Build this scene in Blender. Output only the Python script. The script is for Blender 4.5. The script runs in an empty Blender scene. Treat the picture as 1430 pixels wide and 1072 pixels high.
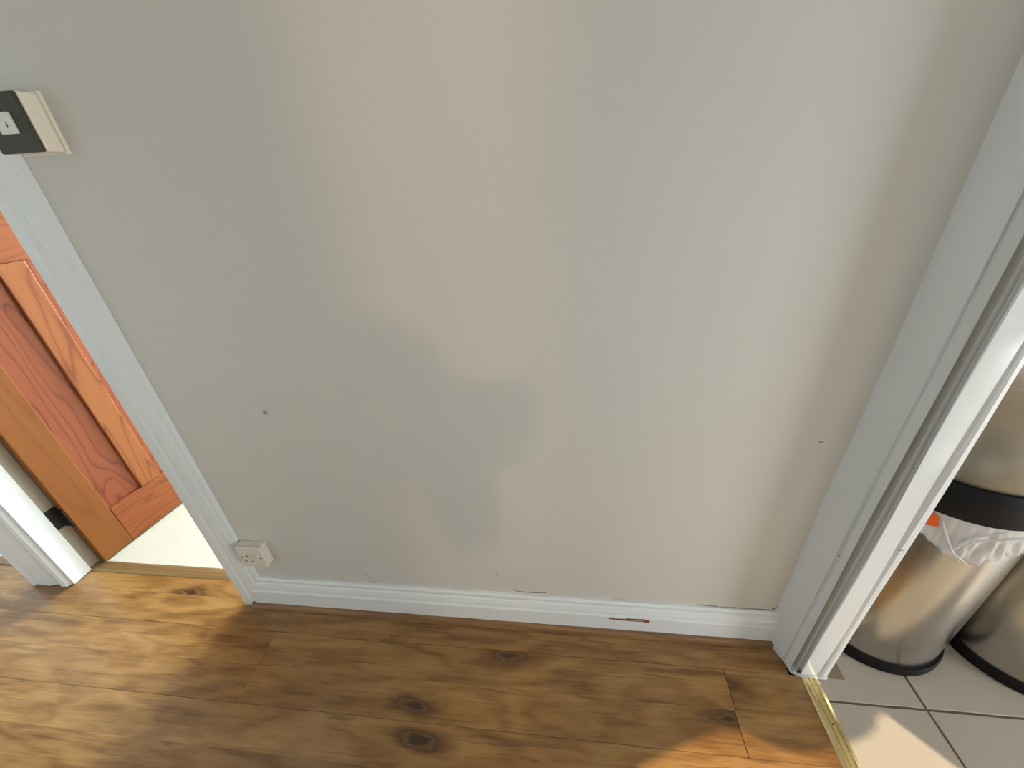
import bpy, bmesh, math, random
from mathutils import Vector, Matrix
random.seed(4)
C = bpy.context.scene.collection
S = bpy.context.scene
R = math.radians

# ------------------------------------------------------------------ camera
cam = bpy.data.cameras.new('camera'); cam.sensor_width = 36.0; cam.lens = 36.0 * 561.65 / 1430
cam.clip_start = 0.01
co = bpy.data.objects.new('camera', cam); C.objects.link(co); S.camera = co
M = [[0.99296940, 0.00495237, -0.11826767], [0.10545525, -0.49084131, 0.86484334], [-0.05376764, -0.87123492, -0.48791265]]
co.matrix_world = Matrix([[M[0][0], -M[0][1], -M[0][2], 0], [M[1][0], -M[1][1], -M[1][2], 0], [M[2][0], -M[2][1], -M[2][2], 1.3], [0, 0, 0, 1]])

# ------------------------------------------------------------------ world, sun, large lights, exposure
w = bpy.data.worlds.new('sky'); S.world = w; w.use_nodes = True
bg = w.node_tree.nodes['Background']; bg.inputs[0].default_value = (0.75, 0.87, 1.0, 1); bg.inputs[1].default_value = 1.0
S.view_settings.view_transform = 'Standard'; S.view_settings.look = 'None'
S.view_settings.gamma = 1.0; S.view_settings.use_curve_mapping = False
S.view_settings.exposure = -0.09

def lamp(name, kind, loc, energy, col, rot=(0, 0, 0), **kw):
    l = bpy.data.lights.new(name, kind); l.energy = energy; l.color = col
    for k, v in kw.items(): setattr(l, k, v)
    o = bpy.data.objects.new(name, l); C.objects.link(o); o.location = loc; o.rotation_euler = rot
    return o
def aim(o, d):
    o.rotation_euler = Vector(d).to_track_quat('-Z', 'Y').to_euler()
sun = lamp('sun', 'SUN', (4, -5, 5), 6.2, (1.0, 0.81, 0.55), angle=R(0.25)); aim(sun, (-0.50, 0.61, -0.61))
# daylight at the windows; added fill lights are marked
l = lamp('daylight_bath', 'AREA', (-0.55, 3.72, 1.5), 228, (0.88, 0.97, 1.0), shape='RECTANGLE', size=0.7, size_y=1.2); aim(l, (-0.25, -1, -0.3))
l = lamp('daylight_bedroom', 'AREA', (-2.6, 3.72, 1.5), 110, (0.84, 0.94, 1.0), shape='RECTANGLE', size=1.0, size_y=1.2); aim(l, (0, -1, -0.25))
l = lamp('daylight_kitchen', 'AREA', (2.23, -1.72, 1.6), 1.5, (1.0, 0.95, 0.88), shape='RECTANGLE', size=0.8, size_y=1.0); aim(l, (-0.1, 1, -0.2))
l = lamp('kitchen_side_fill', 'AREA', (3.33, -0.68, 0.70), 58, (0.95, 0.97, 1.0), shape='RECTANGLE', size=0.8, size_y=1.2); aim(l, (-1, 0.48, -0.02))  # added fill through an invented side opening, for the bins and back wall
l = lamp('hall_fill', 'AREA', (-2.45, -0.80, 0.70), 0.7, (0.86, 0.96, 1.0), shape='RECTANGLE', size=0.8, size_y=1.0); aim(l, (0.12, 1, -0.12))  # added cool fill at an unseen opening, for the left door post
l = lamp('hall_end_fill', 'AREA', (-3.42, 0.0, 0.9), 3.8, (0.86, 0.96, 1.0), shape='RECTANGLE', size=0.7, size_y=1.4); aim(l, (1, 0.1, 0))  # added fill for trim facing the hall end; the front door is invented
l = lamp('low_front_fill', 'AREA', (0.40, -0.80, 0.75), 1.6, (0.98, 0.97, 0.95), shape='RECTANGLE', size=0.34, size_y=1.0); aim(l, (-0.15, 1, 0.0))  # added low fill for the lower right wall; its opening is invented too
l = lamp('lounge_lamp', 'POINT', (0.13, -1.2, 2.05), 24, (1.0, 0.78, 0.50), shadow_soft_size=0.03)
l = lamp('hall_top_fill', 'POINT', (0.08, -0.42, 2.28), 1.0, (1.0, 0.96, 0.86), shadow_soft_size=0.08)  # added fill from above for the middle of the wall, no fitting modelled

# ------------------------------------------------------------------ helpers
def tag(o, label=None, cat=None, group=None, kind=None):
    if label: o['label'] = label
    if cat: o['category'] = cat
    if group: o['group'] = group
    if kind: o['kind'] = kind
    return o
def empty(name, loc, label, cat, group=None, kind=None, rotz=0):
    o = bpy.data.objects.new(name, None); C.objects.link(o); o.location = loc; o.rotation_euler = (0, 0, rotz)
    o.empty_display_size = 0.05
    return tag(o, label, cat, group, kind)
class MB:
    def __init__(s): s.v = []; s.f = []; s.m = []
    def add(s, v, f, mi=0):
        n = len(s.v); s.v += [tuple(p) for p in v]; s.f += [tuple(i + n for i in q) for q in f]; s.m += [mi] * len(f); return s
    def box(s, a, b, mi=0):
        x0, y0, z0 = a; x1, y1, z1 = b
        v = [(x0, y0, z0), (x1, y0, z0), (x1, y1, z0), (x0, y1, z0), (x0, y0, z1), (x1, y0, z1), (x1, y1, z1), (x0, y1, z1)]
        return s.add(v, [(3, 2, 1, 0), (4, 5, 6, 7), (0, 1, 5, 4), (1, 2, 6, 5), (2, 3, 7, 6), (3, 0, 4, 7)], mi)
    def bbox(s, a, b, t, mi=0):
        """box whose six faces are inset by a small chamfer t"""
        bm = bmesh.new(); bmesh.ops.create_cube(bm, size=1)
        for v in bm.verts: v.co = Vector([(a[i] + b[i]) / 2 + v.co[i] * (b[i] - a[i]) for i in range(3)])
        bmesh.ops.bevel(bm, geom=bm.edges[:], offset=t, segments=2, profile=0.5, affect='EDGES')
        bm.verts.index_update()
        s.add([v.co[:] for v in bm.verts], [[v.index for v in f.verts] for f in bm.faces], mi); bm.free(); return s
    def prism(s, pts, axis, lo, hi, mi=0, n=1, wob=None):
        """closed profile of 2-d points swept along an axis"""
        k = len(pts); V = []
        for j in range(n + 1):
            t = lo + (hi - lo) * j / n
            for i, (p, q) in enumerate(pts):
                if wob: p, q = wob(i, t, p, q)
                V.append({'x': (t, p, q), 'y': (p, t, q), 'z': (p, q, t)}[axis])
        F = []
        for j in range(n):
            for i in range(k):
                a = j * k + i; b = j * k + (i + 1) % k
                F.append((a, b, b + k, a + k))
        F.append(tuple(range(k))[::-1]); F.append(tuple(n * k + i for i in range(k)))
        return s.add(V, F, mi)
    def lathe(s, prof, c, seg=64, mi=0, a0=0, a1=2 * math.pi):
        full = abs(a1 - a0 - 2 * math.pi) < 1e-6; cols = seg if full else seg + 1; V = []
        for j in range(cols):
            a = a0 + (a1 - a0) * j / seg
            for r, z in prof: V.append((c[0] + r * math.cos(a), c[1] + r * math.sin(a), z))
        k = len(prof); F = []
        for j in range(seg):
            b = ((j + 1) % cols) * k
            for i in range(k - 1): F.append((j * k + i, b + i, b + i + 1, j * k + i + 1))
        return s.add(V, F, mi)
    def build(s, name, mats, parent=None, smooth=False, bevel=0, angle=35, merge=False):
        me = bpy.data.meshes.new(name); me.from_pydata(s.v, [], s.f); me.update()
        mats = mats if isinstance(mats, (list, tuple)) else [mats]
        for m in mats: me.materials.append(m)
        for p, mi in zip(me.polygons, s.m): p.material_index = mi
        bm = bmesh.new(); bm.from_mesh(me)
        if merge: bmesh.ops.remove_doubles(bm, verts=bm.verts[:], dist=1e-5)
        bmesh.ops.recalc_face_normals(bm, faces=bm.faces[:]); bm.to_mesh(me); bm.free()
        o = bpy.data.objects.new(name, me); C.objects.link(o)
        if parent: o.parent = parent
        if smooth:
            for p in me.polygons: p.use_smooth = True
            try: me.set_sharp_from_angle(angle=R(angle))
            except Exception: pass
        if bevel:
            b = o.modifiers.new('bevel', 'BEVEL'); b.width = bevel; b.segments = 2; b.limit_method = 'ANGLE'
        return o

# ------------------------------------------------------------------ materials
class NT:
    def __init__(s, name):
        s.mat = bpy.data.materials.new(name); s.mat.use_nodes = True; s.nt = s.mat.node_tree
        s.b = s.nt.nodes['Principled BSDF']; s.out = s.nt.nodes['Material Output']
    def n(s, t, **kw):
        o = s.nt.nodes.new(t)
        for k, v in kw.items():
            if k.startswith('i_'):
                key = k[2:]; key = int(key) if key.isdigit() else key.replace('_', ' ')
                o.inputs[key].default_value = v
            else: setattr(o, k, v)
        return o
    def l(s, a, b): s.nt.links.new(a, b)
    def math(s, op, a, b=None, c=None):
        o = s.n('ShaderNodeMath', operation=op)
        for i, x in enumerate((a, b, c)):
            if x is None: continue
            if hasattr(x, 'links'): s.l(x, o.inputs[i])
            else: o.inputs[i].default_value = x
        return o.outputs[0]
    def mix(s, f, a, b, blend='MIX'):
        o = s.n('ShaderNodeMix', data_type='RGBA', blend_type=blend)
        for i, x in ((0, f), (6, a), (7, b)):
            if hasattr(x, 'links'): s.l(x, o.inputs[i])
            else: o.inputs[i].default_value = x if i == 0 else (*x, 1)
        return o.outputs[2]
    def ramp(s, f, stops):
        o = s.n('ShaderNodeValToRGB'); e = o.color_ramp.elements
        while len(e) < len(stops): e.new(0.5)
        for q, (p, c) in zip(e, stops): q.position = p; q.color = (*c, 1) if len(c) == 3 else c
        s.l(f, o.inputs[0]); return o.outputs[0]
    def pos(s, scale, rnd=0.0, off=(0, 0, 0)):
        g = s.n('ShaderNodeNewGeometry'); m = s.n('ShaderNodeMapping'); m.inputs['Scale'].default_value = scale
        m.inputs['Location'].default_value = off
        v = g.outputs['Position']
        if rnd:
            oi = s.n('ShaderNodeObjectInfo'); cb = s.n('ShaderNodeCombineXYZ')
            for i, k in enumerate((1.0, 3.7, 2.3)): s.l(s.math('MULTIPLY', oi.outputs['Random'], rnd * k), cb.inputs[i])
            ad = s.n('ShaderNodeVectorMath', operation='ADD'); s.l(v, ad.inputs[0]); s.l(cb.outputs[0], ad.inputs[1]); v = ad.outputs[0]
        s.l(v, m.inputs['Vector']); return m.outputs[0]
    def noise(s, vec, scale=5, detail=4, rough=0.5, dist=0.0):
        o = s.n('ShaderNodeTexNoise'); o.inputs['Scale'].default_value = scale; o.inputs['Detail'].default_value = detail
        o.inputs['Roughness'].default_value = rough; o.inputs['Distortion'].default_value = dist
        s.l(vec, o.inputs['Vector']); return o.outputs['Fac']
    def bump(s, h, strength=0.2, dist=0.002):
        o = s.n('ShaderNodeBump'); o.inputs['Strength'].default_value = strength; o.inputs['Distance'].default_value = dist
        s.l(h, o.inputs['Height']); s.l(o.outputs[0], s.b.inputs['Normal'])
    def set(s, **kw):
        for k, v in kw.items():
            i = s.b.inputs[k.replace('_', ' ')]
            if hasattr(v, 'links'): s.l(v, i)
            else: i.default_value = (*v, 1) if isinstance(v, tuple) and len(v) == 3 else v
        return s

def paint(name, col, rough=0.55, var=0.04, bs=0.08, scale=60, spec=0.4):
    t = NT(name); n1 = t.noise(t.pos((1, 1, 1)), 3.0, 3); n2 = t.noise(t.pos((1, 1, 1)), scale, 4)
    c = t.mix(n1, tuple(x * (1 - var) for x in col), tuple(min(1, x * (1 + var)) for x in col))
    t.set(Base_Color=c, Roughness=rough, Specular_IOR_Level=spec); t.bump(n2, bs, 0.002); return t.mat
def plain(name, col, rough=0.5, metal=0.0, bs=0.05, scale=120, var=0.06):
    t = NT(name); n2 = t.noise(t.pos((1, 1, 1)), scale, 3)
    c = t.mix(n2, tuple(x * (1 - var) for x in col), tuple(min(1, x * (1 + var)) for x in col))
    t.set(Base_Color=c, Roughness=rough, Metallic=metal); t.bump(n2, bs, 0.001); return t.mat

M_wall = paint('wall_paint', (0.645, 0.632, 0.582), 0.5, 0.03, 0.06, 45)
M_wall2 = paint('room_paint', (0.78, 0.78, 0.76), 0.6)
M_kwall = paint('kitchen_paint', (0.72, 0.64, 0.52), 0.6)
M_ceil = paint('ceiling_paint', (0.78, 0.77, 0.74), 0.7)
M_gloss = paint('gloss_paint', (0.77, 0.81, 0.81), 0.32, 0.03, 0.12, 30, 0.5)
M_plaster = plain('bare_plaster', (0.42, 0.34, 0.26), 0.9)
M_crack = plain('crack_dark', (0.10, 0.06, 0.04), 0.9)
M_rawwood = plain('raw_wood', (0.20, 0.09, 0.045), 0.8)
M_rawpale = plain('raw_wood_pale', (0.42, 0.30, 0.23), 0.8)
M_cream = plain('cream_plastic', (0.74, 0.69, 0.60), 0.35)
M_white = plain('white_plastic', (0.78, 0.78, 0.75), 0.3)
M_black = plain('black_plastic', (0.004, 0.004, 0.005), 0.55)
M_black.node_tree.nodes['Principled BSDF'].inputs['Specular IOR Level'].default_value = 0.22
M_hole = plain('dark_hole', (0.01, 0.008, 0.006), 0.9)
M_pewter = plain('pewter_plate', (0.045, 0.041, 0.027), 0.55, 0.15)
M_ivory = plain('ivory_plastic', (0.86, 0.80, 0.66), 0.4)
M_hinge = plain('dark_iron', (0.006, 0.004, 0.004), 0.6)
M_screw = plain('screw_metal', (0.5, 0.47, 0.4), 0.35, 1.0)
M_grout = plain('grout', (0.16, 0.125, 0.095), 0.95)
M_under = plain('underlay', (0.035, 0.022, 0.014), 0.95)
M_board = plain('bare_board', (0.26, 0.20, 0.13), 0.85)
M_orange = plain('orange_plastic', (0.85, 0.13, 0.02), 0.4)

def brass():
    t = NT('brass'); n = t.noise(t.pos((12, 4, 12)), 6, 4)
    t.set(Base_Color=t.mix(n, (0.82, 0.68, 0.33), (0.94, 0.83, 0.48)), Metallic=1.0, Roughness=t.math('MULTIPLY_ADD', n, 0.2, 0.14)); return t.mat
M_brass = brass()
M_brassdull = plain('dull_brass', (0.40, 0.27, 0.12), 0.42, 0.8)

def steel():
    t = NT('brushed_steel'); n = t.noise(t.pos((3, 3, 260)), 3, 4, 0.6)
    t.set(Base_Color=(0.47, 0.455, 0.42), Metallic=1.0, Roughness=t.math('MULTIPLY_ADD', n, 0.10, 0.20)); t.bump(n, 0.06, 0.0005); return t.mat
M_steel = steel()
M_lid = plain('satin_steel', (0.31, 0.28, 0.22), 0.46, 1.0)

def film():
    t = NT('bag_film'); n = t.noise(t.pos((1, 1, 1)), 14, 3)
    t.set(Base_Color=(0.86, 0.85, 0.83), Roughness=0.25, Alpha=t.math('MULTIPLY_ADD', n, 0.35, 0.42))
    return t.mat
M_film = film()

def floor_wood():
    t = NT('oak_laminate')
    # knots: sparse cells, distance in a stretched frame
    pk = t.pos((1.7, 5.6, 1), 7.0)
    wob = t.noise(t.pos((7, 22, 1), 7.0), 1.0, 3)
    vo = t.n('ShaderNodeTexVoronoi', feature='F1', voronoi_dimensions='2D'); vo.inputs['Scale'].default_value = 1.0; vo.inputs['Randomness'].default_value = 1.0
    t.l(pk, vo.inputs['Vector'])
    kd = t.math('ADD', vo.outputs['Distance'], t.math('MULTIPLY', t.math('SUBTRACT', wob, 0.5), 0.46))
    sep = t.n('ShaderNodeSeparateColor'); t.l(vo.outputs['Color'], sep.inputs[0])
    on = t.math('GREATER_THAN', sep.outputs[0], 0.35)
    knot = t.math('MULTIPLY', t.ramp(kd, [(0.02, (1, 1, 1)), (0.10, (0.7, 0.7, 0.7)), (0.24, (0, 0, 0))]), on)
    # cathedral grain bent round the knots
    g0 = t.n('ShaderNodeNewGeometry'); sx = t.n('ShaderNodeSeparateXYZ'); t.l(g0.outputs['Position'], sx.inputs[0])
    oi = t.n('ShaderNodeObjectInfo')
    big = t.noise(t.pos((1.6, 7.0, 1), 7.0), 1.0, 3, 0.55)
    ring = t.math('SINE', t.math('ADD', t.math('MULTIPLY', big, 34.0), t.math('MULTIPLY', kd, 16.0)))
    ring = t.math('MULTIPLY_ADD', ring, 0.5, 0.5)
    fine = t.noise(t.pos((6, 190, 1), 7.0), 1.0, 5, 0.7)
    med = t.noise(t.pos((2.6, 22, 1), 7.0), 1.0, 5, 0.65)
    f = t.math('ADD', t.math('MULTIPLY', ring, 0.15), t.math('ADD', t.math('MULTIPLY', fine, 0.42), t.math('MULTIPLY', med, 0.60)))
    f = t.math('MULTIPLY_ADD', t.math('SUBTRACT', f, 0.585), 1.2, 0.53)
    f = t.math('ADD', f, t.math('MULTIPLY', t.math('SUBTRACT', oi.outputs['Random'], 0.5), 0.10))
    col = t.ramp(f, [(0.28, (0.155, 0.070, 0.018)), (0.45, (0.258, 0.128, 0.036)), (0.60, (0.335, 0.178, 0.054)), (0.80, (0.41, 0.235, 0.082))])
    # broad smoky patches
    blot = t.ramp(t.noise(t.pos((2.2, 8.0, 1), 7.0, (3, 1, 0)), 1.0, 3, 0.6), [(0.30, (0.60, 0.54, 0.46)), (0.48, (1, 1, 1))])
    col = t.mix(0.8, col, blot, 'MULTIPLY')
    kc = t.ramp(t.math('ADD', kd, t.math('MULTIPLY', fine, 0.06)), [(0.025, (0.055, 0.024, 0.008)), (0.06, (0.17, 0.088, 0.033)), (0.09, (0.065, 0.029, 0.010)), (0.15, (0.14, 0.064, 0.018)), (0.25, (0.22, 0.105, 0.03))])
    col = t.mix(knot, col, kc)
    crackl = t.math('MULTIPLY', t.ramp(t.noise(t.pos((4, 52, 1), 7.0, (9, 2, 0)), 1.0, 4, 0.65, 0.6), [(0.58, (0, 0, 0)), (0.66, (1, 1, 1))]), 0.45)
    col = t.mix(crackl, col, (0.09, 0.042, 0.018))
    t.set(Base_Color=col, Roughness=t.math('MULTIPLY_ADD', fine, 0.12, 0.24), Specular_IOR_Level=0.55, Coat_Weight=0.12, Coat_IOR=1.6, Coat_Roughness=0.16)
    t.bump(fine, 0.12, 0.0008); return t.mat
M_floor = floor_wood()
def bead_wood():
    t = NT('beading_wood'); n = t.noise(t.pos((6, 90, 90)), 1.0, 4)
    t.set(Base_Color=t.ramp(n, [(0.3, (0.17, 0.085, 0.034)), (0.7, (0.29, 0.155, 0.068))]), Roughness=0.45); return t.mat
M_bead = bead_wood()

def door_wood(name, along, cols, fr=60, rough=0.4):
    """varnished pine; local coordinates of the door: x along the width, z up"""
    t = NT(name); tc = t.n('ShaderNodeTexCoord'); oi = t.n('ShaderNodeObjectInfo')
    m = t.n('ShaderNodeMapping'); m.inputs['Scale'].default_value = (7, 7, 1.0) if along == 'z' else (1.0, 7, 7)
    cb = t.n('ShaderNodeCombineXYZ')
    for i, k in enumerate((2.1, 5.0, 3.3)): t.l(t.math('MULTIPLY', oi.outputs['Random'], k), cb.inputs[i])
    ad = t.n('ShaderNodeVectorMath', operation='ADD'); t.l(tc.outputs['Object'], ad.inputs[0]); t.l(cb.outputs[0], ad.inputs[1]); t.l(ad.outputs[0], m.inputs['Vector'])
    n = t.noise(m.outputs[0], 1.0, 2, 0.45, 0.4)
    ring = t.math('FRACT', t.math('MULTIPLY', n, fr * 1.9))
    r2 = t.ramp(ring, [(0.0, (1, 1, 1)), (0.16, (0.25, 0.25, 0.25)), (0.55, (0.05, 0.05, 0.05)), (0.86, (0.45, 0.45, 0.45)), (1.0, (1, 1, 1))])
    m2 = t.n('ShaderNodeMapping'); m2.inputs['Scale'].default_value = (160, 160, 5) if along == 'z' else (5, 160, 160)
    t.l(ad.outputs[0], m2.inputs['Vector']); fine = t.noise(m2.outputs[0], 1.0, 3)
    f = t.math('ADD', t.math('MULTIPLY', r2, 0.75), t.math('MULTIPLY', fine, 0.25))
    t.set(Base_Color=t.ramp(f, [(0.1, cols[0]), (0.6, cols[1]), (0.95, cols[2])]), Roughness=rough, Specular_IOR_Level=0.35)
    t.bump(fine, 0.08, 0.0006); return t.mat
M_stile = door_wood('pine_stile', 'z', ((0.235, 0.078, 0.012), (0.215, 0.068, 0.010), (0.19, 0.057, 0.009)), 3)
M_muntin = door_wood('pine_muntin', 'z', ((0.31, 0.105, 0.028), (0.265, 0.080, 0.021), (0.16, 0.040, 0.012)), 6)
M_rail = door_wood('pine_rail', 'x', ((0.28, 0.078, 0.019), (0.245, 0.064, 0.015), (0.165, 0.038, 0.010)), 6)
M_panel = door_wood('pine_panel', 'z', ((0.27, 0.072, 0.027), (0.235, 0.056, 0.020), (0.13, 0.026, 0.010)), 9)

def tile_mat(name, a, b, rough=0.45):
    t = NT(name); n1 = t.noise(t.pos((1, 1, 1), 5.0), 4, 5, 0.6); n2 = t.noise(t.pos((1, 1, 1), 5.0), 90, 4)
    c = t.mix(t.math('ADD', t.math('MULTIPLY', n1, 0.7), t.math('MULTIPLY', n2, 0.3)), a, b)
    t.set(Base_Color=c, Roughness=rough); t.bump(n2, 0.08, 0.001); return t.mat
M_tile = tile_mat('beige_tile', (0.40, 0.355, 0.295), (0.50, 0.45, 0.385))
M_vinyl = tile_mat('cream_tile', (0.50, 0.48, 0.40), (0.66, 0.64, 0.55))
M_carpet = paint('pale_carpet', (0.66, 0.72, 0.78), 0.95, 0.06, 0.8, 300, 0.1)

# ------------------------------------------------------------------ the setting: floors
fl = empty('floor', (0, 0, 0), 'brown oak laminate floor of the hallway with dark knots', 'floor', kind='structure')
MB().box((-3.3, -0.95, -0.06), (0.71, 0.87, -0.008)).build('subfloor', M_under, fl)
edges = [0.656 + 0.196 * k for k in range(-8, 2)]
joints = {0.264: [-2.5, 0.92], 0.362: [-2.2, 0.92], 0.460: [-2.05, -0.905, 0.461], 0.558: [-2.05, -0.91, 0.466], 0.656: [-2.9, -0.53], 0.754: [-2.9, 0.9]}
for r_ in edges[:-1]:
    for h_ in (0, 1):
        y0 = r_ + 0.098 * h_; y1 = y0 + 0.098
        js = next((v for k, v in joints.items() if abs(k - y0) < 0.005), None)
        js = [v for v in js if v < 0.62] if js else js
        if js is None:
            js = []; x = -3.1 + random.uniform(0, 0.9)
            while x < 0.4: js.append(x); x += random.uniform(0.75, 1.15)
        if y0 < -0.94: y0 = -0.94
        ga = 0.0004 if h_ == 0 else 0.00002; gb = 0.00002 if h_ == 0 else 0.0004
        xs = [-3.28] + js + [0.672 if y0 < 0.64 else 0.641]
        for a, b in zip(xs[:-1], xs[1:]):
            y1_ = min(y1, 0.822)
            ja = 0.0008 if 0.4 < a < 0.5 else 0.0001; jb = 0.0008 if 0.4 < b < 0.5 else 0.0001
            MB().bbox((a + ja, y0 + ga, -0.008), (b - jb, y1_ - gb, 0.0), 0.0003).build('plank', M_floor, fl)

kf = empty('floor', (0.7, 0, 0), 'beige square ceramic tiles with dark grout on the kitchen floor', 'floor', kind='structure')
def kbuild(mb, name, mat, parent=None, **k):
    o = mb.build(name, mat, parent, **k)
    if parent is not None:
        o.location = -parent.location
    return o
kbuild(MB().box((0.711, -1.65, -0.06), (3.25, 1.1, -0.003)), 'grout', M_grout, kf)
gx = [0.712, 0.948, 1.282, 1.616, 1.95, 2.284, 2.618, 2.952, 3.24]
gy = [-1.64, -1.404, -1.07, -0.736, -0.402, -0.068, 0.266, 0.600, 0.934, 1.09]
def wobtile(x0, x1, y0, y1):
    """a tile with slightly uneven edges"""
    n = 6; pts = []
    cs = [(x0, y0), (x1, y0), (x1, y1), (x0, y1)]
    for k in range(4):
        a, b = cs[k], cs[(k + 1) % 4]
        for j in range(n):
            t = j / n; u = 0 if j == 0 else random.uniform(-0.0012, 0.0008)
            px = a[0] + (b[0] - a[0]) * t; py = a[1] + (b[1] - a[1]) * t
            nx, ny = (b[1] - a[1]), -(b[0] - a[0]); L = math.hypot(nx, ny)
            pts.append((px + nx / L * u, py + ny / L * u))
    k = len(pts); cx, cy = (x0 + x1) / 2, (y0 + y1) / 2
    ins = [(cx + (p - cx) * 0.993, cy + (q - cy) * 0.993) for p, q in pts]
    V = [(p, q, -0.02) for p, q in pts] + [(p, q, -0.0014) for p, q in pts] + [(p, q, 0) for p, q in ins]
    F = [(i, (i + 1) % k, (i + 1) % k + k, i + k) for i in range(k)] + [(i + k, (i + 1) % k + k, (i + 1) % k + 2 * k, i + 2 * k) for i in range(k)] + [tuple(range(2 * k, 3 * k))]
    return MB().add(V, F)
for a, b in zip(gx[:-1], gx[1:]):
    for c, d in zip(gy[:-1], gy[1:]):
        g = 0.0028
        kbuild(wobtile(a + (g if a > 0.72 else 0), b - g, c + g, d - g), 'tile', M_tile, kf)
fp = kbuild(MB().prism([(0.700, 0.656), (0.783, 0.655), (0.786, 0.76), (0.70, 0.76)], 'z', 0.0002, 0.0022), 'floor_patch', M_board, kf)
tag(fp, 'bare brown board filling the gap at the foot of the white door jamb')

bf = empty('floor', (-1.4, 1, 0), 'cream floor tiles brightly lit behind the open orange door', 'floor', kind='structure')
kbuild(MB().box((-1.9, 0.86, -0.06), (0.55, 3.65, -0.002)), 'grout', M_board, bf)
x = -1.885
while x < 0.5:
    y = 0.862 if True else 0
    while y < 3.6:
        kbuild(wobtile(x + 0.0008, min(x + 0.305, 0.55) - 0.0008, y + 0.0008, min(y + 0.305, 3.64) - 0.0008), 'tile', M_vinyl, bf)
        y += 0.305
    x += 0.305
kbuild(MB().box((-3.3, 0.85, -0.06), (-1.905, 3.65, 0.003)), 'floor', M_carpet)
o = C.objects[-1]; tag(o, 'pale blue-white carpet at the left edge behind the white door post', 'carpet', kind='structure')

# ------------------------------------------------------------------ the setting: walls and ceiling
def struct(name, mb, mat, label, cat, parent=None, **k):
    o = mb.build(name, mat, parent, **k); tag(o, label, cat, None, 'structure'); return o
wb = MB()
wb.box((-1.065, 0.755, -0.05), (0.66, 0.835, 2.4))                       # main wall
wb.box((-1.935, 0.757, -0.05), (-1.822, 0.833, 2.03))                      # post between the two doors
wb.box((-1.935, 0.757, 2.03), (-1.065, 0.833, 2.4)); wb.box((-3.3, 0.757, 2.03), (-1.935, 0.833, 2.4))
wb.box((-3.3, 0.757, -0.05), (-2.72, 0.833, 2.03))
WB = struct('wall_back', wb, M_wall, 'off-white painted hallway wall with scuffs facing the camera', 'wall')
struct('wall_right', MB().box((0.655, -0.95, -0.05), (0.72, -0.25, 2.4)).box((0.655, -0.25, 2.03), (0.72, 0.66, 2.4)).box((0.661, 0.668, -0.05), (0.72, 1.09, 2.4)), M_wall, 'off-white hallway side wall around the kitchen doorway', 'wall')
# wall behind the camera with a tall narrow glazed opening to the lounge and two low ones added for the hall fill lights
wf = MB()
ox0, ox1 = -0.010, 0.096
for a, b, z0, z1 in ((-3.3, -2.85, 0, 0), (-2.85, -1.95, 0.2, 1.35), (-1.95, ox0, 0, 0), (ox0, ox1, 0.3, 2.08), (ox1, 0.22, 0, 0), (0.22, 0.58, 0.2, 1.35), (0.58, 0.655, 0, 0)):
    if z1 == 0: wf.box((a, -0.78, -0.05), (b, -0.70, 2.4))
    else: wf.box((a, -0.78, -0.05), (b, -0.70, z0)); wf.box((a, -0.78, z1), (b, -0.70, 2.4))
struct('wall_front', wf, M_wall, 'off-white hallway wall behind the camera', 'wall')
struct('wall_left', MB().box((-3.38, -0.95, -0.05), (-3.3, -0.38, 2.4)).box((-3.38, 0.38, -0.05), (-3.3, 3.65, 2.4)).box((-3.38, -0.38, 1.62), (-3.3, 0.38, 2.4)).box((-3.38, -0.38, -0.05), (-3.3, 0.38, 0.15)), M_wall2, 'white wall closing the hallway at its left end', 'wall')
struct('wall_left', MB().box((-1.935, 0.835, -0.05), (-1.875, 3.65, 2.4)), M_wall2, 'white partition behind the open orange door', 'wall')
struct('wall_right', MB().box((0.55, 1.10, -0.05), (0.62, 3.65, 2.4)), M_wall2, 'white far side wall of the room behind the orange door', 'wall')
struct('wall_back', MB().box((-3.3, 3.6, -0.05), (-3.1, 3.68, 2.4)).box((-2.1, 3.6, -0.05), (-0.95, 3.68, 2.4)).box((-0.15, 3.6, -0.05), (0.6, 3.68, 2.4))
       .box((-3.1, 3.6, -0.05), (-2.1, 3.68, 0.9)).box((-3.1, 3.6, 2.1), (-2.1, 3.68, 2.4)).box((-0.95, 3.6, -0.05), (-0.15, 3.68, 0.9)).box((-0.95, 3.6, 2.1), (-0.15, 3.68, 2.4)),
       M_wall2, 'white far wall with the windows of the two rooms at left', 'wall')
struct('wall_back', MB().box((0.72, 1.06, -0.05), (3.3, 1.12, 2.4)), M_kwall, 'cream kitchen wall behind the two steel bins', 'wall')
struct('wall_right', MB().box((3.24, -1.7, -0.05), (3.3, -1.1, 2.4)).box((3.24, -0.14, -0.05), (3.3, 1.1, 2.4)).box((3.24, -1.1, -0.05), (3.3, -0.14, 0.06)).box((3.24, -1.1, 1.65), (3.3, -0.14, 2.4)), M_kwall, 'cream far side wall of the kitchen', 'wall')
KX0, KX1, KZ0, KZ1 = 1.45, 2.72, 0.95, 2.34
struct('wall_front', MB().box((0.66, -1.7, -0.05), (KX0, -1.62, 2.4)).box((KX1, -1.7, -0.05), (2.95, -1.62, 2.4)).box((2.95, -1.7, -0.05), (3.21, -1.62, 0.9)).box((2.95, -1.7, 2.12), (3.21, -1.62, 2.4)).box((3.21, -1.7, -0.05), (3.3, -1.62, 2.4)).box((KX0, -1.7, -0.05), (KX1, -1.62, KZ0)).box((KX0, -1.7, KZ1), (KX1, -1.62, 2.4)),  # narrow second opening added to cast a sun patch mirrored in the bin
       M_kwall, 'cream kitchen wall with the window behind the camera', 'wall')
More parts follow.
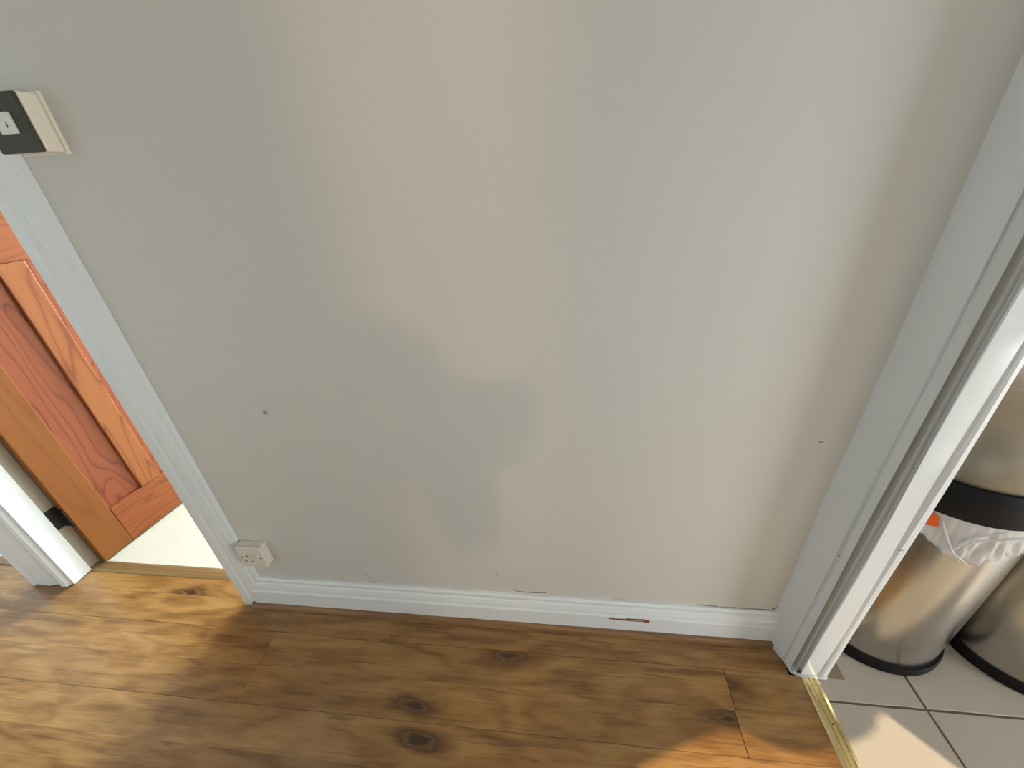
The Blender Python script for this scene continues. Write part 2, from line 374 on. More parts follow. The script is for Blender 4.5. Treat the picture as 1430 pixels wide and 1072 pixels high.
struct('ceiling', MB().box((-3.4, -1.75, 2.4), (3.3, 3.7, 2.46)), M_ceil, 'flat white ceiling', 'ceiling')
struct('wall_left', MB().box((0.655, -1.7, -0.05), (0.72, -0.95, 2.4)), M_kwall, 'cream kitchen wall beside the hallway', 'wall')

# ------------------------------------------------------------------ skirting and beading
def wobz(i, t, p, q):
    return p + 0.0006 * math.sin(t * 31 + i), q + 0.0006 * math.sin(t * 23 + i * 2)
prof = [(0.757, 0.137), (0.749, 0.137), (0.7445, 0.131), (0.7445, 0.122), (0.7465, 0.117), (0.742, 0.114), (0.7375, 0.103), (0.7365, 0.093), (0.7415, 0.0875), (0.7415, 0.084), (0.7355, 0.080), (0.7345, 0.012), (0.757, 0.012)]
bb = struct('baseboard_back', MB().prism(prof, 'x', -1.03, 0.640, n=60, wob=wobz), M_gloss, 'white moulded skirting board along the foot of the back wall', 'skirting board', smooth=True, angle=18)
qb = [(0.7375, 0.0), (0.7375, 0.020), (0.733, 0.0205), (0.7265, 0.0175), (0.722, 0.011), (0.7205, 0.0)]
struct('trim_1', MB().prism(qb, 'x', -1.045, 0.634, n=30, wob=lambda i, t, p, q: (p + 0.0009 * math.sin(t * 4.1), q)), M_bead, 'thin brown wooden beading along the foot of the white skirting', 'beading', smooth=True, angle=50)
# gouge in the skirting: bare wood showing
def ribbon(pts, y, name, mat, parent, thick=0.0015):
    """thin ragged patch: list of (x, z_low, z_high) on a face at depth y"""
    mb = MB(); n = len(pts); V = []
    for x, a, b in pts: V += [(x, y, a), (x, y, b), (x, y + thick, a), (x, y + thick, b)]
    F = []
    for i in range(n - 1):
        a = 4 * i; b = a + 4
        F += [(a, b, b + 1, a + 1), (a + 2, a + 3, b + 3, b + 2), (a, a + 2, b + 2, b), (a + 1, b + 1, b + 3, a + 3)]
    F += [(0, 1, 3, 2), (4 * n - 4, 4 * n - 2, 4 * n - 1, 4 * n - 3)]
    return mb.add(V, F).build(name, mat, parent)
g0 = 0.0728
gz = lambda x: g0 + (x - 0.15) * -0.004
gp = []
for k in range(26):
    x = 0.150 + 0.120 * k / 25
    u = k / 25
    hi = 0.0045 if u < 0.16 else (0.0002 if u < 0.22 else (0.003 if u < 0.42 else 0.009 if u < 0.9 else 0.006))
    lo = -0.001 if u < 0.2 else (-0.003 if u < 0.85 else -0.006)
    gp.append((x, gz(x) + lo + random.uniform(-0.001, 0.001), gz(x) + hi + random.uniform(-0.0012, 0.0012)))
o = ribbon(gp, 0.7335, 'gouge', M_rawwood, bb); tag(o, 'dark brown gouge where paint has broken off the white skirting')
inner = [(x, a + 0.0035, b - 0.0025) for x, a, b in gp if 0.195 < x < 0.255]
ribbon(inner, 0.7331, 'bare_patch', M_rawpale, bb)
# wear on the wall
def crack(pts, wdt, name, y=0.7545, mat=None, label=None, parent=None):
    q = []
    for (x0, z0), (x1, z1) in zip(pts[:-1], pts[1:]):
        for j in range(4):
            t = j / 4; h = wdt * random.uniform(0.4, 1.0)
            x = x0 + (x1 - x0) * t; z = z0 + (z1 - z0) * t + random.uniform(-0.0006, 0.0006); q.append((x, z - h / 2, z + h / 2))
    q.append((pts[-1][0], pts[-1][1] - 0.0002, pts[-1][1] + 0.0002))
    o = ribbon(q, y, name, mat or M_crack, parent or WB, 0.001)
    if label: tag(o, label)
crack([(-0.137, 0.158), (-0.134, 0.150), (-0.125, 0.1465), (-0.085, 0.144), (-0.050, 0.146), (-0.036, 0.150)], 0.0028, 'crack', label='short dark crack in the wall just above the skirting')
crack([(-0.189, 0.240), (-0.181, 0.218), (-0.177, 0.207)], 0.006, 'scratch', mat=M_plaster, label='thin slanting scratch low on the wall')
crack([(0.400, 0.1405), (0.44, 0.1385), (0.46, 0.136), (0.52, 0.1375), (0.60, 0.138), (0.612, 0.150)], 0.0030, 'crack', label='ragged crack along the top of the skirting by the right corner')
crack([(0.606, 0.136), (0.612, 0.150), (0.618, 0.170)], 0.005, 'crack')
crack([(0.16, 0.1405), (0.20, 0.1395)], 0.0016, 'crack', mat=M_plaster)
crack([(-0.612, 0.186), (-0.600, 0.176), (-0.594, 0.172)], 0.005, 'chip', mat=M_plaster, label='small chip low on the wall near the socket')
crack([(-0.600, 0.150), (-0.56, 0.146)], 0.002, 'crack', mat=M_plaster)
o = MB().lathe([(0.0001, -0.0009), (0.0028, -0.0008), (0.0042, 0.0008)], (0, 0), 10).build('screw_hole', M_crack, WB); o.location = (-0.717, 0.7548, 0.794); o.rotation_euler = (R(90), 0, 0)
tag(o, 'dark screw hole left in the wall')
o = MB().lathe([(0.0001, -0.0012), (0.003, -0.001), (0.0055, 0.001)], (0, 0), 9).build('plug', M_rawpale, WB); o.location = (-0.7165, 0.755, 0.7905); o.rotation_euler = (R(90), 0, 0)
o = MB().lathe([(0.0001, -0.0009), (0.002, -0.0008), (0.003, 0.0008)], (0, 0), 8).build('screw_hole', M_crack, WB); o.location = (0.556, 0.7548, 0.735); o.rotation_euler = (R(90), 0, 0); o.scale = (1.3, 0.7, 1)

# ------------------------------------------------------------------ door casings
ZT = 2.03
def casing(name, pts, label, z0=0.0, zt=ZT + 0.06, n=1, wob=None):
    return struct(name, MB().prism(pts, 'z', z0, zt, n=n, wob=wob), M_gloss, label, 'door frame', smooth=True, angle=20)
# right of the first doorway: architrave + lining
casing('trim_2', [(-1.080, 0.757), (-1.083, 0.740), (-1.079, 0.7345), (-1.050, 0.7335), (-1.044, 0.737), (-1.040, 0.7375), (-1.036, 0.7365), (-1.008, 0.7395), (-1.003, 0.7435), (-0.996, 0.7445), (-0.9905, 0.748), (-0.990, 0.757)],
       'narrow white moulded architrave left of the socket', 0.002)
struct('trim_3', MB().box((-1.072, 0.748, 0.0), (-1.056, 0.86, ZT)), M_gloss, 'white door lining hidden behind the architrave by the socket', 'door frame')
# post between the two doorways
casing('trim_4', [(-1.966, 0.760), (-1.967, 0.750), (-1.958, 0.7430), (-1.948, 0.7425), (-1.944, 0.7495), (-1.922, 0.7475), (-1.886, 0.7475), (-1.866, 0.7540), (-1.848, 0.7545), (-1.838, 0.7470), (-1.822, 0.7440), (-1.812, 0.7480), (-1.809, 0.7565), (-1.806, 0.7600)],
       'wide white moulded post between the two left doorways', 0.004)
struct('trim_5', MB().bbox((-1.824, 0.7605, 0.002), (-1.797, 0.824, ZT), 0.0015)
       , M_gloss, 'bright white door jamb beside the hinge of the orange door', 'door frame')
struct('trim_11', MB().box((-1.824, 0.826, 0.0), (-1.808, 0.872, ZT)), paint('shaded_gloss', (0.36, 0.31, 0.235), 0.4), 'door frame strip carrying the black hinge, its shade painted as beige', 'door frame')  # darker than the jamb: shade behind the door stop is put into the colour
struct('trim_6', MB().bbox((-1.955, 0.757, 0.002), (-1.933, 0.850, ZT), 0.0015), M_gloss, 'white door jamb facing the carpeted room at the left edge', 'door frame')
struct('trim_7', MB().bbox((-2.725, 0.757, 0.002), (-2.70, 0.850, ZT), 0.0015).box((-2.79, 0.742, 0), (-2.715, 0.757, ZT + 0.06)), M_gloss, 'white door frame on the far left of the hallway', 'door frame')
struct('trim_8', MB().box((-2.725, 0.757, ZT), (-1.06, 0.86, ZT + 0.02)).box((-2.79, 0.742, ZT + 0.01), (-0.99, 0.757, ZT + 0.08)), M_gloss, 'white door head over the two left doorways', 'door frame')
# right doorway casing: moulded face on the side wall, then the jamb facing the camera
def rwob(i, t, p, q):
    k = max(0.0, 1 - t / 0.05) if t < 0.05 else 0
    return p + 0.0012 * math.sin(t * 9 + i * 0.7), q + 0.0012 * math.sin(t * 7 + i)
rp = [(0.613, 0.757), (0.617, 0.744), (0.627, 0.722), (0.637, 0.700), (0.6405, 0.6945), (0.6440, 0.6930), (0.6435, 0.6880), (0.6400, 0.6840), (0.6425, 0.6720), (0.6440, 0.6655), (0.6480, 0.7000), (0.6720, 0.7000), (0.6720, 0.6640),
      (0.6668, 0.6545), (0.6680, 0.6530), (0.7080, 0.6520), (0.7105, 0.6538), (0.7130, 0.6512), (0.7180, 0.6488), (0.7280, 0.6500), (0.7335, 0.6535), (0.7350, 0.6580), (0.7350, 0.690), (0.725, 0.757)]
J9 = casing('trim_9', rp, 'thick white moulded door jamb in the right corner beside the kitchen', 0.005, 2.09, 40, rwob)
MB().box((0.648, 0.664, 0.003), (0.666, 0.695, 0.010)).build('filler', M_gloss, J9)
struct('trim_10', MB().box((0.640, -0.32, 0.0), (0.735, -0.25, 2.09)).box((0.640, -0.25, 2.03), (0.735, 0.70, 2.09)), M_gloss, 'white kitchen door frame behind the camera', 'door frame')
# flaked paint edge at the foot of the jamb
foot = [(0.622, 0.733), (0.637, 0.700), (0.6425, 0.690), (0.6455, 0.6615), (0.6500, 0.6600), (0.6655, 0.6530), (0.7080, 0.6515), (0.7335, 0.6520)]
fk = MB()
for (xa, ya), (xb, yb) in zip(foot[:-1], foot[1:]):
    L_ = math.hypot(xb - xa, yb - ya); n_ = max(2, int(L_ / 0.006)); nx, ny = (ya - yb) / L_ * -1, (xa - xb) / L_
    if ny > 0 or (abs(ny) < 1e-6 and nx > 0): nx, ny = -nx, -ny
    for k in range(n_):
        u, v = k / n_, (k + 1.25) / n_
        p0 = (xa + (xb - xa) * u + nx * 0.001, ya + (yb - ya) * u + ny * 0.001); p1 = (xa + (xb - xa) * v + nx * 0.001, ya + (yb - ya) * v + ny * 0.001)
        za, zb = random.choice((0.0005, 0.002, 0.004)), random.choice((0.0005, 0.003, 0.005))
        fk.add([(*p0, za), (*p1, zb), (*p1, 0.013), (*p0, 0.013), (p0[0] - nx * .003, p0[1] - ny * .003, 0.013), (p1[0] - nx * .003, p1[1] - ny * .003, 0.013)], [(0, 1, 2, 3), (3, 2, 5, 4)])
for (cx_, cy_, cz_, ex, ey, ez) in ((0.6434, 0.6888, 0.4600, 0.0006, 0.0016, 0.0026), (0.7170, 0.6492, 0.5350, 0.0050, 0.0008, 0.0010)):
    MB().bbox((cx_ - ex, cy_ - ey, cz_ - ez), (cx_ + ex, cy_ + ey, cz_ + ez), 0.0002).build('chip', M_plaster, J9)
fo = fk.build('flaking_paint', M_gloss, J9); fo['kind'] = 'stuff'; fo['label'] = 'chipped paint edge at the foot of the jamb'

# ------------------------------------------------------------------ threshold strips
ts = empty('threshold_strip', (0.691, 0.2, 0), 'shiny brass threshold strip between laminate and kitchen tiles', 'threshold strip')
pr = [(0.671, 0.0004), (0.674, 0.0034), (0.681, 0.0060), (0.6835, 0.0060), (0.6850, 0.0026), (0.6868, 0.0026), (0.6883, 0.0062), (0.6965, 0.0062), (0.6980, 0.0026), (0.6998, 0.0026), (0.7013, 0.0060), (0.704, 0.0056), (0.712, 0.0026), (0.7135, 0.0004)]
kbuild(MB().prism(pr, 'y', -0.249, 0.6512), 'strip', M_brass, ts)
for yy in (0.545, 0.25, -0.05):
    kbuild(MB().lathe([(0.0001, 0.0068), (0.0022, 0.0066), (0.0032, 0.0050)], (0.6925, yy), 10), 'screw', M_hole, ts)
t2 = empty('threshold_strip', (-1.43, 0.84, 0), 'dull ribbed brass threshold strip below the open orange door', 'threshold strip')
kbuild(MB().prism([(0.820, 0.0002), (0.822, 0.0030), (0.828, 0.0058), (0.833, 0.0060), (0.835, 0.0046), (0.838, 0.0046), (0.840, 0.0062), (0.848, 0.0062), (0.850, 0.0046), (0.853, 0.0046), (0.855, 0.0058), (0.860, 0.0042), (0.863, 0.0002)], 'x', -1.808, -1.072), 'strip', M_brassdull, t2)
for xx in (-1.62, -1.40, -1.19):
    kbuild(MB().lathe([(0.0001, 0.0068), (0.0025, 0.0066), (0.0036, 0.0055)], (xx, 0.844), 10), 'screw', M_screw, t2)
o = MB().prism([(0.818, 0.0), (0.820, 0.005), (0.840, 0.006), (0.852, 0.005), (0.854, 0.0)], 'x', -2.70, -1.955).build('threshold_strip', M_bead)
tag(o, 'wooden threshold strip before the pale carpet at the left edge', 'threshold strip')

# ------------------------------------------------------------------ the open pine door
DA = R(81)
dr = empty('door_1', (-1.805, 0.862, 0.0), 'varnished orange-brown pine door standing open in the left doorway', 'door', kind='structure', rotz=DA)
# local frame: x along the door from the hinge, -y is the face seen from the hallway
F0, F1 = -0.037, 0.0
W_ = 0.715
ZB, ZH = 0.008, 1.985
def rect(x0, x1, z0, z1): return MB().bbox((x0, F0, z0), (x1, F1, z1), 0.0032)
rect(0.0, 0.103, ZB, ZH).build('stile', M_stile, dr); rect(W_ - 0.103, W_, ZB, ZH).build('stile', M_stile, dr)
rect(0.1035, W_ - 0.1035, ZB, 0.186).build('bottom_rail', M_rail, dr)
rect(0.1035, W_ - 0.1035, 1.100, 1.30).build('lock_rail', M_rail, dr)
rect(0.1035, W_ - 0.1035, 1.87, ZH).build('top_rail', M_rail, dr)
rect(0.226, 0.303, 0.1865, 1.0995).build('muntin', M_muntin, dr); rect(0.412, 0.489, 0.1865, 1.0995).build('muntin', M_muntin, dr)
for x0, x1 in ((0.1035, 0.2255), (0.3035, 0.4115), (0.4895, W_ - 0.1035)):
    MB().box((x0 - 0.003, F0 + 0.0125, 0.183), (x1 + 0.003, F1 - 0.0125, 1.103)).build('panel', M_panel, dr)
MB().box((0.1, F0 + 0.0125, 1.297), (W_ - 0.1, F1 - 0.0125, 1.873)).build('panel', M_panel, dr)
hb = MB(); hb.box((-0.004, -0.036, 0.205), (-0.0005, -0.001, 0.285))
hb.lathe([(0.0001, 0.203), (0.0065, 0.204), (0.0065, 0.287), (0.0001, 0.288)], (-0.004, 0.006), 14)
hb.build('hinge', M_hinge, dr)
hg = MB().bbox((-1.8085, 0.828, 0.212), (-1.8045, 0.868, 0.300), 0.003).build('hinge_plate', M_hinge, None)
hg.parent = dr; hg.matrix_parent_inverse = (Matrix.Translation(dr.location) @ Matrix.Rotation(DA, 4, 'Z')).inverted()
for zz in (1.75,):
    MB().lathe([(0.0001, zz), (0.0065, zz + .001), (0.0065, zz + 0.08), (0.0001, zz + 0.081)], (-0.004, 0.006), 14).build('hinge', M_hinge, dr)

# ------------------------------------------------------------------ socket
sk = empty('electrical_socket', (-0.944, 0.755, 0.271), 'cream single wall socket with rocker switch low beside the left architrave', 'socket')
def local(mb, name, mat, p, **k):
    o = mb.build(name, mat, p, **k); o.location = -p.location; return o
sx0, sx1, sz0, sz1 = -0.986, -0.901, 0.228, 0.314
local(MB().bbox((sx0 + 0.001, 0.7355, sz0 + 0.001), (sx1 - 0.001, 0.7555, sz1 - 0.001), 0.003), 'back_box', M_cream, sk)
local(MB().bbox((sx0, 0.7255, sz0), (sx1, 0.7352, sz1), 0.0025), 'faceplate', M_cream, sk)
MBr = MB().prism([(0.7258, 0.262), (0.7258, 0.290), (0.7200, 0.290), (0.7235, 0.262)], 'x', -0.933, -0.917)
rk = local(MBr, 'rocker_switch', M_cream, sk, bevel=0.001)
for x, z, wdt, h in ((-0.9555, 0.276, 0.0042, 0.0085), (-0.9665, 0.254, 0.0065, 0.0042), (-0.9445, 0.254, 0.0065, 0.0042)):
    local(MB().box((x - wdt / 2, 0.7252, z - h / 2), (x + wdt / 2, 0.728, z + h / 2)), 'pin_hole', M_hole, sk)
for x in (-0.9755, -0.9115):
    o = MB().lathe([(0.0001, 0.0004), (0.0022, 0.0003), (0.0032, -0.001)], (0, 0), 12).build('screw', M_hole, sk); o.parent = sk; o.location = (x - sk.location.x, 0.7252 - sk.location.y, 0.270 - sk.location.z); o.rotation_euler = (R(90), 0, 0)

# ------------------------------------------------------------------ light switch, upper left
sw = empty('light_switch', (-0.932, 0.755, 1.398), 'dark pewter light switch plate with white rocker at upper left edge', 'light switch')
qx0, qx1, qz0, qz1 = -0.974, -0.889, 1.354, 1.441
local(MB().prism([(qx0 - 0.004, qz0 - 0.003), (qx1 + 0.004, qz0 - 0.003), (qx1 + 0.004, qz1 + 0.003), (qx0 - 0.004, qz1 + 0.003)], 'y', 0.749, 0.7555).bbox((qx0 - 0.001, 0.720, qz0 - 0.0005), (qx1 + 0.001, 0.7495, qz1 + 0.0005), 0.003), 'back_box', M_ivory, sw)
local(MB().bbox((qx0, 0.7135, qz0), (qx1, 0.7198, qz1), 0.0022), 'faceplate', M_pewter, sw)
rk = local(MB().prism([(0.7138, 1.382), (0.7138, 1.413), (0.7080, 1.413), (0.7112, 1.382)], 'x', -0.948, -0.914), 'rocker_switch', M_white, sw, bevel=0.001)
o = MB().box((-0.0006, -0.0002, -0.006), (0.0006, 0.0004, 0.006)).build('on_mark', M_hole, rk); o.location = (-0.926, 0.7094, 1.398); o.rotation_euler = (R(-6), 0, 0)

# ------------------------------------------------------------------ bins
def make_bin(c, r, label, rot):
    b = empty('kitchen_bin', (c[0], c[1], 0), label, 'bin', rotz=rot)
    b['group'] = 'steel bins in the kitchen'
    k = 72
    MB().lathe([(0.0001, 0.003), (r + 0.008, 0.0), (r + 0.0105, 0.003), (r + 0.0105, 0.022), (r + 0.008, 0.027), (r - 0.004, 0.028)], (0, 0), k).build('base_ring', M_black, b, smooth=True)
    MB().lathe([(r, 0.024), (r, 0.575), (r - 0.002, 0.58)], (0, 0), k).build('body', M_steel, b, smooth=True)
    MB().lathe([(r - 0.003, 0.572), (r + 0.006, 0.572), (r + 0.008, 0.576), (r + 0.008, 0.652), (r + 0.005, 0.657), (r - 0.006, 0.658)], (0, 0), k).build('rim_band', M_black, b, smooth=True)
    prf = [(r - 0.002, 0.655), (r - 0.002, 0.672)]
    for j in range(1, 15):
        a = R(90) * j / 14; prf.append(((r - 0.002) * math.cos(a) ** 0.8 if j < 14 else 0.0001, 0.672 + 0.135 * math.sin(a)))
    MB().lathe(prf, (0, 0), k).build('lid', M_lid, b, smooth=True)
    fp_ = MB(); n = 16
    V = []; F = []
    for j in range(n + 1):
        a = R(-150) + R(50) * j / n
        for i in range(7):
            e = R(12) + R(52) * i / 6; rr = (r - 0.002) * math.cos(e) ** 0.8
            V.append((rr * math.cos(a) * 1.008, rr * math.sin(a) * 1.008, 0.672 + 0.135 * math.sin(e) + 0.001))
    return b
b1 = make_bin((0.945, 0.855), 0.168, 'steel bin with domed lid, black rim and white bag hanging out, nearest the door jamb', 0)
b2 = make_bin((1.303, 0.808), 0.168, 'steel bin with black base ring partly cut off by the right edge', 0.7)
# liner hanging out under the rim of the first bin
keys = [(-175, 0.56), (-160, 0.545), (-150, 0.53), (-143, 0.535), (-135.3, 0.510), (-121.5, 0.479), (-110, 0.466), (-103, 0.460), (-97, 0.480), (-91, 0.492), (-82, 0.505), (-74, 0.511), (-60, 0.52), (-45, 0.545), (-30, 0.56)]
def lerp(a):
    for (a0, z0), (a1, z1) in zip(keys[:-1], keys[1:]):
        if a0 <= a <= a1: return z0 + (z1 - z0) * (a - a0) / (a1 - a0)
    return 0.56
mb = MB(); na = 116; nz = 10; V = []; F = []
for j in range(na + 1):
    a = -175 + 145 * j / na; zl = lerp(a)
    for i in range(nz + 1):
        u = i / nz; z = 0.582 + (zl - 0.582) * u
        fold = 0.0035 * math.sin(a * 0.33 + u * 2.0) + 0.003 * math.sin(a * 0.71 + u * 4.5) + 0.002 * math.sin(a * 1.3 - u * 6)
        rr = 0.1705 + u * (0.009 + fold) + 0.0004 * math.sin(a)
        V.append((rr * math.cos(R(a)), rr * math.sin(R(a)), z))
for j in range(na):
    for i in range(nz): p = j * (nz + 1) + i; F.append((p, p + nz + 1, p + nz + 2, p + 1))
mb.add(V, F)
lb = empty('bin_liner', (0.945, 0.855, 0.0), 'thin white plastic bin bag hanging out below the black rim', 'bin bag')
o = mb.build('bag', M_film, lb, smooth=True, angle=80); sm = o.modifiers.new('thickness', 'SOLIDIFY'); sm.thickness = 0.0004
# gathered folds
for pts in ([(-128.5, 0.560), (-122, 0.520), (-116, 0.488), (-105, 0.464)], [(-98, 0.575), (-108, 0.552), (-114, 0.520), (-116, 0.490)], [(-75, 0.566), (-95, 0.555), (-108, 0.535), (-115, 0.50)]):
    q = MB(); V = []; n = len(pts); k = 6
    dense = []
    for (a0, z0), (a1, z1) in zip(pts[:-1], pts[1:]):
        for j in range(6): dense.append((a0 + (a1 - a0) * j / 6, z0 + (z1 - z0) * j / 6))
    dense.append(pts[-1])
    for m_, (a, z) in enumerate(dense):
        w_ = 0.0030 * math.sin(math.pi * (m_ + 0.6) / (len(dense) + 0.2)) + 0.0006
        for i in range(k):
            t = 2 * math.pi * i / k; rr = 0.181 + w_ * math.cos(t)
            aa = R(a) + w_ * math.sin(t) / 0.18
            V.append((rr * math.cos(aa), rr * math.sin(aa), z))
    F = [(j * k + i, j * k + (i + 1) % k, (j + 1) * k + (i + 1) % k, (j + 1) * k + i) for j in range(len(dense) - 1) for i in range(k)]
    q.add(V, F).build('fold', M_film, lb, smooth=True, angle=80)
V = []
for a, z in ((-140, 0.570), (-131.0, 0.568), (-128.5, 0.540), (-141, 0.528)):
    V.append((0.1815 * math.cos(R(a)), 0.1815 * math.sin(R(a)), z))
V += [(x * 1.006, y * 1.006, z) for x, y, z in V]
o = MB().add(V, [(0, 1, 2, 3), (7, 6, 5, 4), (0, 4, 5, 1), (1, 5, 6, 2), (2, 6, 7, 3), (3, 7, 4, 0)]).build('tie_tape', M_orange, lb)
tag(o, 'orange tie tape of the bag')

# ------------------------------------------------------------------ cloth sun mask added at the kitchen window (its lower edge shapes the sun on the floor)
M_cloth = paint('sun_mask_cloth', (0.66, 0.58, 0.46), 0.9)
ve = [(1.3742, 1.877), (1.7742, 1.997), (1.8269, 2.0171), (1.8811, 2.0328), (2.0338, 2.0842), (2.1331, 2.1127), (2.1785, 2.122), (2.2057, 2.1172), (2.235, 2.0993), (2.2703, 2.0891), (2.325, 2.0897), (2.4096, 2.1057), (2.5121, 2.1338), (2.5666, 2.1559), (2.5879, 2.1731), (2.6318, 2.1896), (2.6348, 2.1608), (2.6378, 2.1362), (2.6408, 2.1032), (2.6438, 2.0841), (2.665, 1.95), (2.70, 1.50), (2.80, 1.20)]
V = []; F = []
for i, (x, z) in enumerate(ve):
    for y in (-1.606, -1.596): V += [(x, y, z), (x, y, 2.36)]
for i in range(len(ve) - 1):
    a = 4 * i; b = a + 4
    F += [(a, b, b + 1, a + 1), (a + 2, a + 3, b + 3, b + 2), (a, a + 2, b + 2, b), (a + 1, b + 1, b + 3, a + 3)]
F += [(0, 1, 3, 2), (4 * len(ve) - 4, 4 * len(ve) - 2, 4 * len(ve) - 1, 4 * len(ve) - 3)]
o = MB().add(V, F).build('window_sun_mask', M_cloth); tag(o, 'beige cloth mask added over the kitchen window to shape the sun patch', 'sun mask')

# ------------------------------------------------------------------ the photographer (only the shadow on the wall is in view) and the phone in the hands
M_skin = plain('skin', (0.55, 0.33, 0.24), 0.5); M_shirt = paint('shirt_cloth', (0.10, 0.12, 0.17), 0.9); M_jean = paint('trouser_cloth', (0.05, 0.06, 0.09), 0.9)
M_hair = plain('hair', (0.05, 0.03, 0.02), 0.7); M_phone = plain('phone_glass', (0.02, 0.02, 0.025), 0.2)
pj = {}
pv = []; pe = []; prad = []
def J(n, p, r, par=None):
    pj[n] = len(pv); pv.append(p); prad.append(r)
    if par: pe.append((pj[par], pj[n]))
J('pelvis', (-0.27, -0.32, 0.99), (0.155, 0.105))
J('waist', (-0.265, -0.31, 1.16), (0.135, 0.095), 'pelvis'); J('chest', (-0.26, -0.29, 1.36), (0.155, 0.105), 'waist'); J('upper', (-0.26, -0.275, 1.50), (0.13, 0.09), 'chest')
J('neck', (-0.255, -0.27, 1.590), (0.050, 0.050), 'upper'); J('jaw', (-0.25, -0.225, 1.650), (0.062, 0.070), 'neck'); J('skull', (-0.245, -0.232, 1.735), (0.084, 0.100), 'jaw'); J('crown', (-0.245, -0.245, 1.795), (0.066, 0.080), 'skull')
for sd, k in (('r', 1), ('l', -1)):
    cx = -0.26
    J('sh' + sd, (cx + 0.175 * k, -0.275, 1.505), (0.058, 0.058), 'upper')
    if sd == 'r': pts = [(-0.055, -0.235, 1.22), (-0.055, -0.10, 1.215), (-0.058, -0.068, 1.225)]
    else: pts = [(-0.42, -0.215, 1.23), (-0.195, -0.10, 1.225), (-0.165, -0.07, 1.235)]
    J('um' + sd, tuple((pv[pj['sh' + sd]][i] + pts[0][i]) / 2 for i in range(3)), (0.05, 0.05), 'sh' + sd)
    J('el' + sd, pts[0], (0.041, 0.041), 'um' + sd)
    J('fm' + sd, tuple(pts[0][i] * 0.6 + pts[1][i] * 0.4 for i in range(3)), (0.038, 0.038), 'el' + sd)
    J('wr' + sd, pts[1], (0.027, 0.024), 'fm' + sd); J('pa' + sd, pts[2], (0.036, 0.017), 'wr' + sd)
    J('hip' + sd, (cx + 0.095 * k, -0.33, 0.90), (0.092, 0.092), 'pelvis'); J('kn' + sd, (cx + 0.10 * k, -0.30, 0.50), (0.060, 0.060), 'hip' + sd)
    J('ca' + sd, (cx + 0.105 * k, -0.325, 0.36), (0.056, 0.056), 'kn' + sd); J('an' + sd, (cx + 0.11 * k, -0.34, 0.10), (0.038, 0.038), 'ca' + sd); J('to' + sd, (cx + 0.125 * k, -0.17, 0.036), (0.040, 0.032), 'an' + sd)
def skin_obj(name, v, e, rad, mats, parent=None, root=0, sub=2):
    me = bpy.data.meshes.new(name); me.from_pydata(v, e, []); me.update()
    for m in mats: me.materials.append(m)
    o = bpy.data.objects.new(name, me); C.objects.link(o)
    if parent: o.parent = parent; o.location = -parent.location
    md = o.modifiers.new('skin', 'SKIN'); md.use_smooth_shade = True
    if not me.skin_vertices: me.attributes.new('x', 'FLOAT', 'POINT')
    for sv, r_ in zip(me.skin_vertices[0].data, rad): sv.radius = r_
    me.skin_vertices[0].data[root].use_root = True
    sb = o.modifiers.new('smooth', 'SUBSURF'); sb.levels = sub; sb.render_levels = sub
    return o
pr_ = empty('person', (-0.26, -0.32, 0.0), 'person in dark shirt and trousers standing behind the camera holding a phone', 'person')

def skinned(name, v, e, rad, mats, parent, root=0, sub=2, pick=None):
    """grow the surface, then keep the finished mesh"""
    o = skin_obj(name, v, e, rad, mats, None, root, sub)
    dg = bpy.context.evaluated_depsgraph_get(); dg.update()
    me = bpy.data.meshes.new_from_object(o.evaluated_get(dg)); me.name = name
    bpy.data.objects.remove(o); o = bpy.data.objects.new(name, me); C.objects.link(o)
    me.materials.clear()
    for m in mats: me.materials.append(m)
    for p in me.polygons:
        p.use_smooth = True
        if pick: p.material_index = pick(p.center)
    o.parent = parent; o.location = -parent.location
    return o
def who(c):
    if c.z > 1.585: return 0
    if c.y > -0.125 and 1.0 < c.z < 1.4: return 0
    if c.z < 1.0: return 2
    return 1
body = skinned('body', pv, pe, prad, [M_skin, M_shirt, M_jean], pr_, 0, 2, who)
# face, ears and hair
hx, hy, hz = -0.245, -0.232, 1.715
def blob(name, c, r, mat, sub=2):
    bm = bmesh.new(); bmesh.ops.create_icosphere(bm, subdivisions=sub, radius=1)
    for v in bm.verts: v.co = Vector((c[0] + v.co.x * r[0], c[1] + v.co.y * r[1], c[2] + v.co.z * r[2]))
    me = bpy.data.meshes.new(name); bm.to_mesh(me); bm.free(); me.materials.append(mat)
    for p in me.polygons: p.use_smooth = True
    o = bpy.data.objects.new(name, me); C.objects.link(o); o.parent = pr_; o.location = -pr_.location; return o
blob('nose', (hx, hy + 0.086, hz - 0.012), (0.013, 0.018, 0.024), M_skin)
blob('mouth', (hx, hy + 0.074, hz - 0.050), (0.024, 0.010, 0.008), plain('lips', (0.40, 0.16, 0.13), 0.4))
for k in (-1, 1):
    blob('eye', (hx + 0.030 * k, hy + 0.074, hz + 0.020), (0.012, 0.009, 0.007), M_white)
    blob('ear', (hx + 0.076 * k, hy - 0.005, hz - 0.005), (0.012, 0.022, 0.032), M_skin)
blob('hair', (hx, hy - 0.022, hz + 0.050), (0.086, 0.094, 0.086), M_hair, 3)
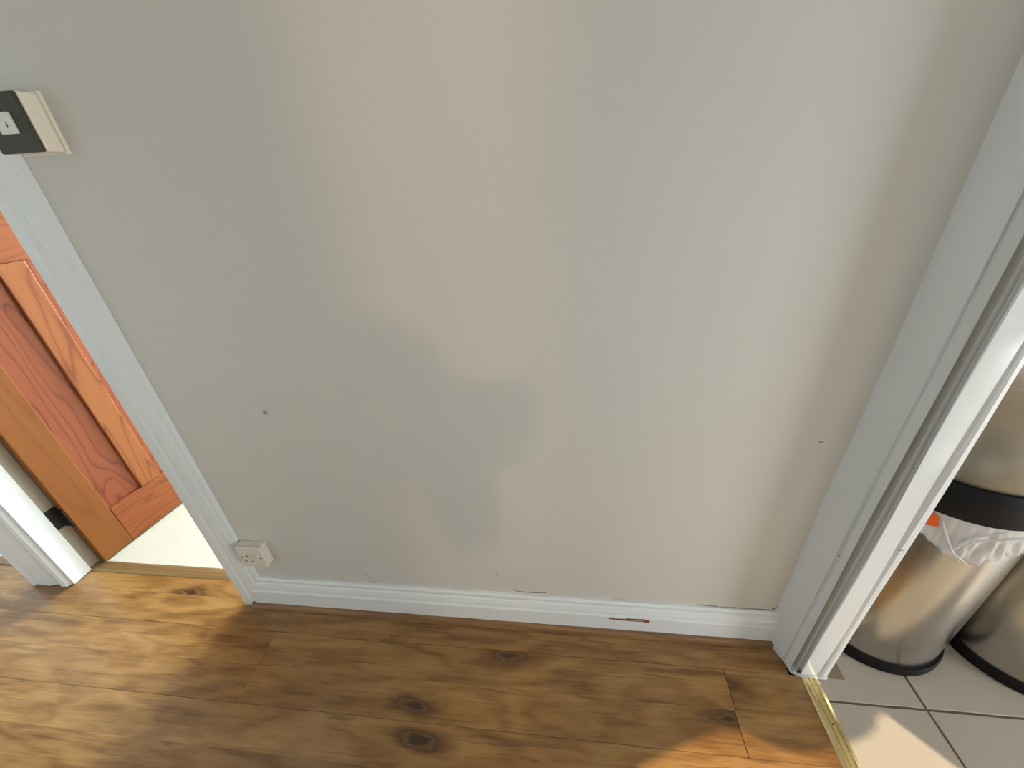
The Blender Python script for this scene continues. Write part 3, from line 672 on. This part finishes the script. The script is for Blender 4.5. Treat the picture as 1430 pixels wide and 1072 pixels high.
# phone held level in both hands, its lens at the camera
ph = empty('mobile_phone', (0, 0, 1.3), 'dark mobile phone held level by the person behind the camera', 'phone')
right = Vector((M[0][0], M[1][0], M[2][0])); down = Vector((M[0][1], M[1][1], M[2][1])); fwd = Vector((M[0][2], M[1][2], M[2][2]))
def at(a, b, c): return right * a + down * b + fwd * c
V = [at(a, b, c) for c in (-0.020, -0.011) for a, b in ((-0.136, -0.028), (0.016, -0.028), (0.016, 0.046), (-0.136, 0.046))]
o = MB().add(V, [(0, 1, 2, 3), (7, 6, 5, 4), (0, 4, 5, 1), (1, 5, 6, 2), (2, 6, 7, 3), (3, 7, 4, 0)]).build('case', M_phone, ph, bevel=0.004)
V = [at(a, b, c) for c in (-0.0215, -0.0205) for a, b in ((-0.130, -0.025), (0.010, -0.025), (0.010, 0.043), (-0.130, 0.043))]
MB().add(V, [(0, 1, 2, 3), (7, 6, 5, 4), (0, 4, 5, 1), (1, 5, 6, 2), (2, 6, 7, 3), (3, 7, 4, 0)]).build('screen', M_black, ph)
# fingers: four under and in front of the phone, the thumb behind it
O = Vector((0, 0, 1.3))
for sd, a0 in (('r', -0.035), ('l', -0.128)):
    palm = Vector(pv[pj['pa' + sd]])
    for j in range(4):
        ln = (0.9, 1.0, 0.95, 0.78)[j]; a = a0 + 0.0185 * (j - 0.5)
        base = palm + right * (0.016 * (j - 1.5)) + down * 0.004
        ch = [base, O + at(a, 0.062, -0.016), O + at(a, 0.056, 0.000), O + at(a, 0.056 - 0.028 * ln, 0.0005)]
        skinned('finger', ch, [(0, 1), (1, 2), (2, 3)], [(0.0088, 0.0088), (0.0080, 0.0080), (0.0075, 0.0075), (0.0066, 0.0066)], [M_skin], pr_, 0, 2)
    k = -1 if sd == 'r' else 1
    ch = [palm + right * 0.024 * k, O + at(a0 + 0.022 * k, 0.045, -0.034), O + at(a0 + 0.012 * k, 0.018, -0.031)]
    skinned('thumb', ch, [(0, 1), (1, 2)], [(0.0115, 0.0115), (0.0100, 0.0100), (0.0080, 0.0080)], [M_skin], pr_, 0, 2)
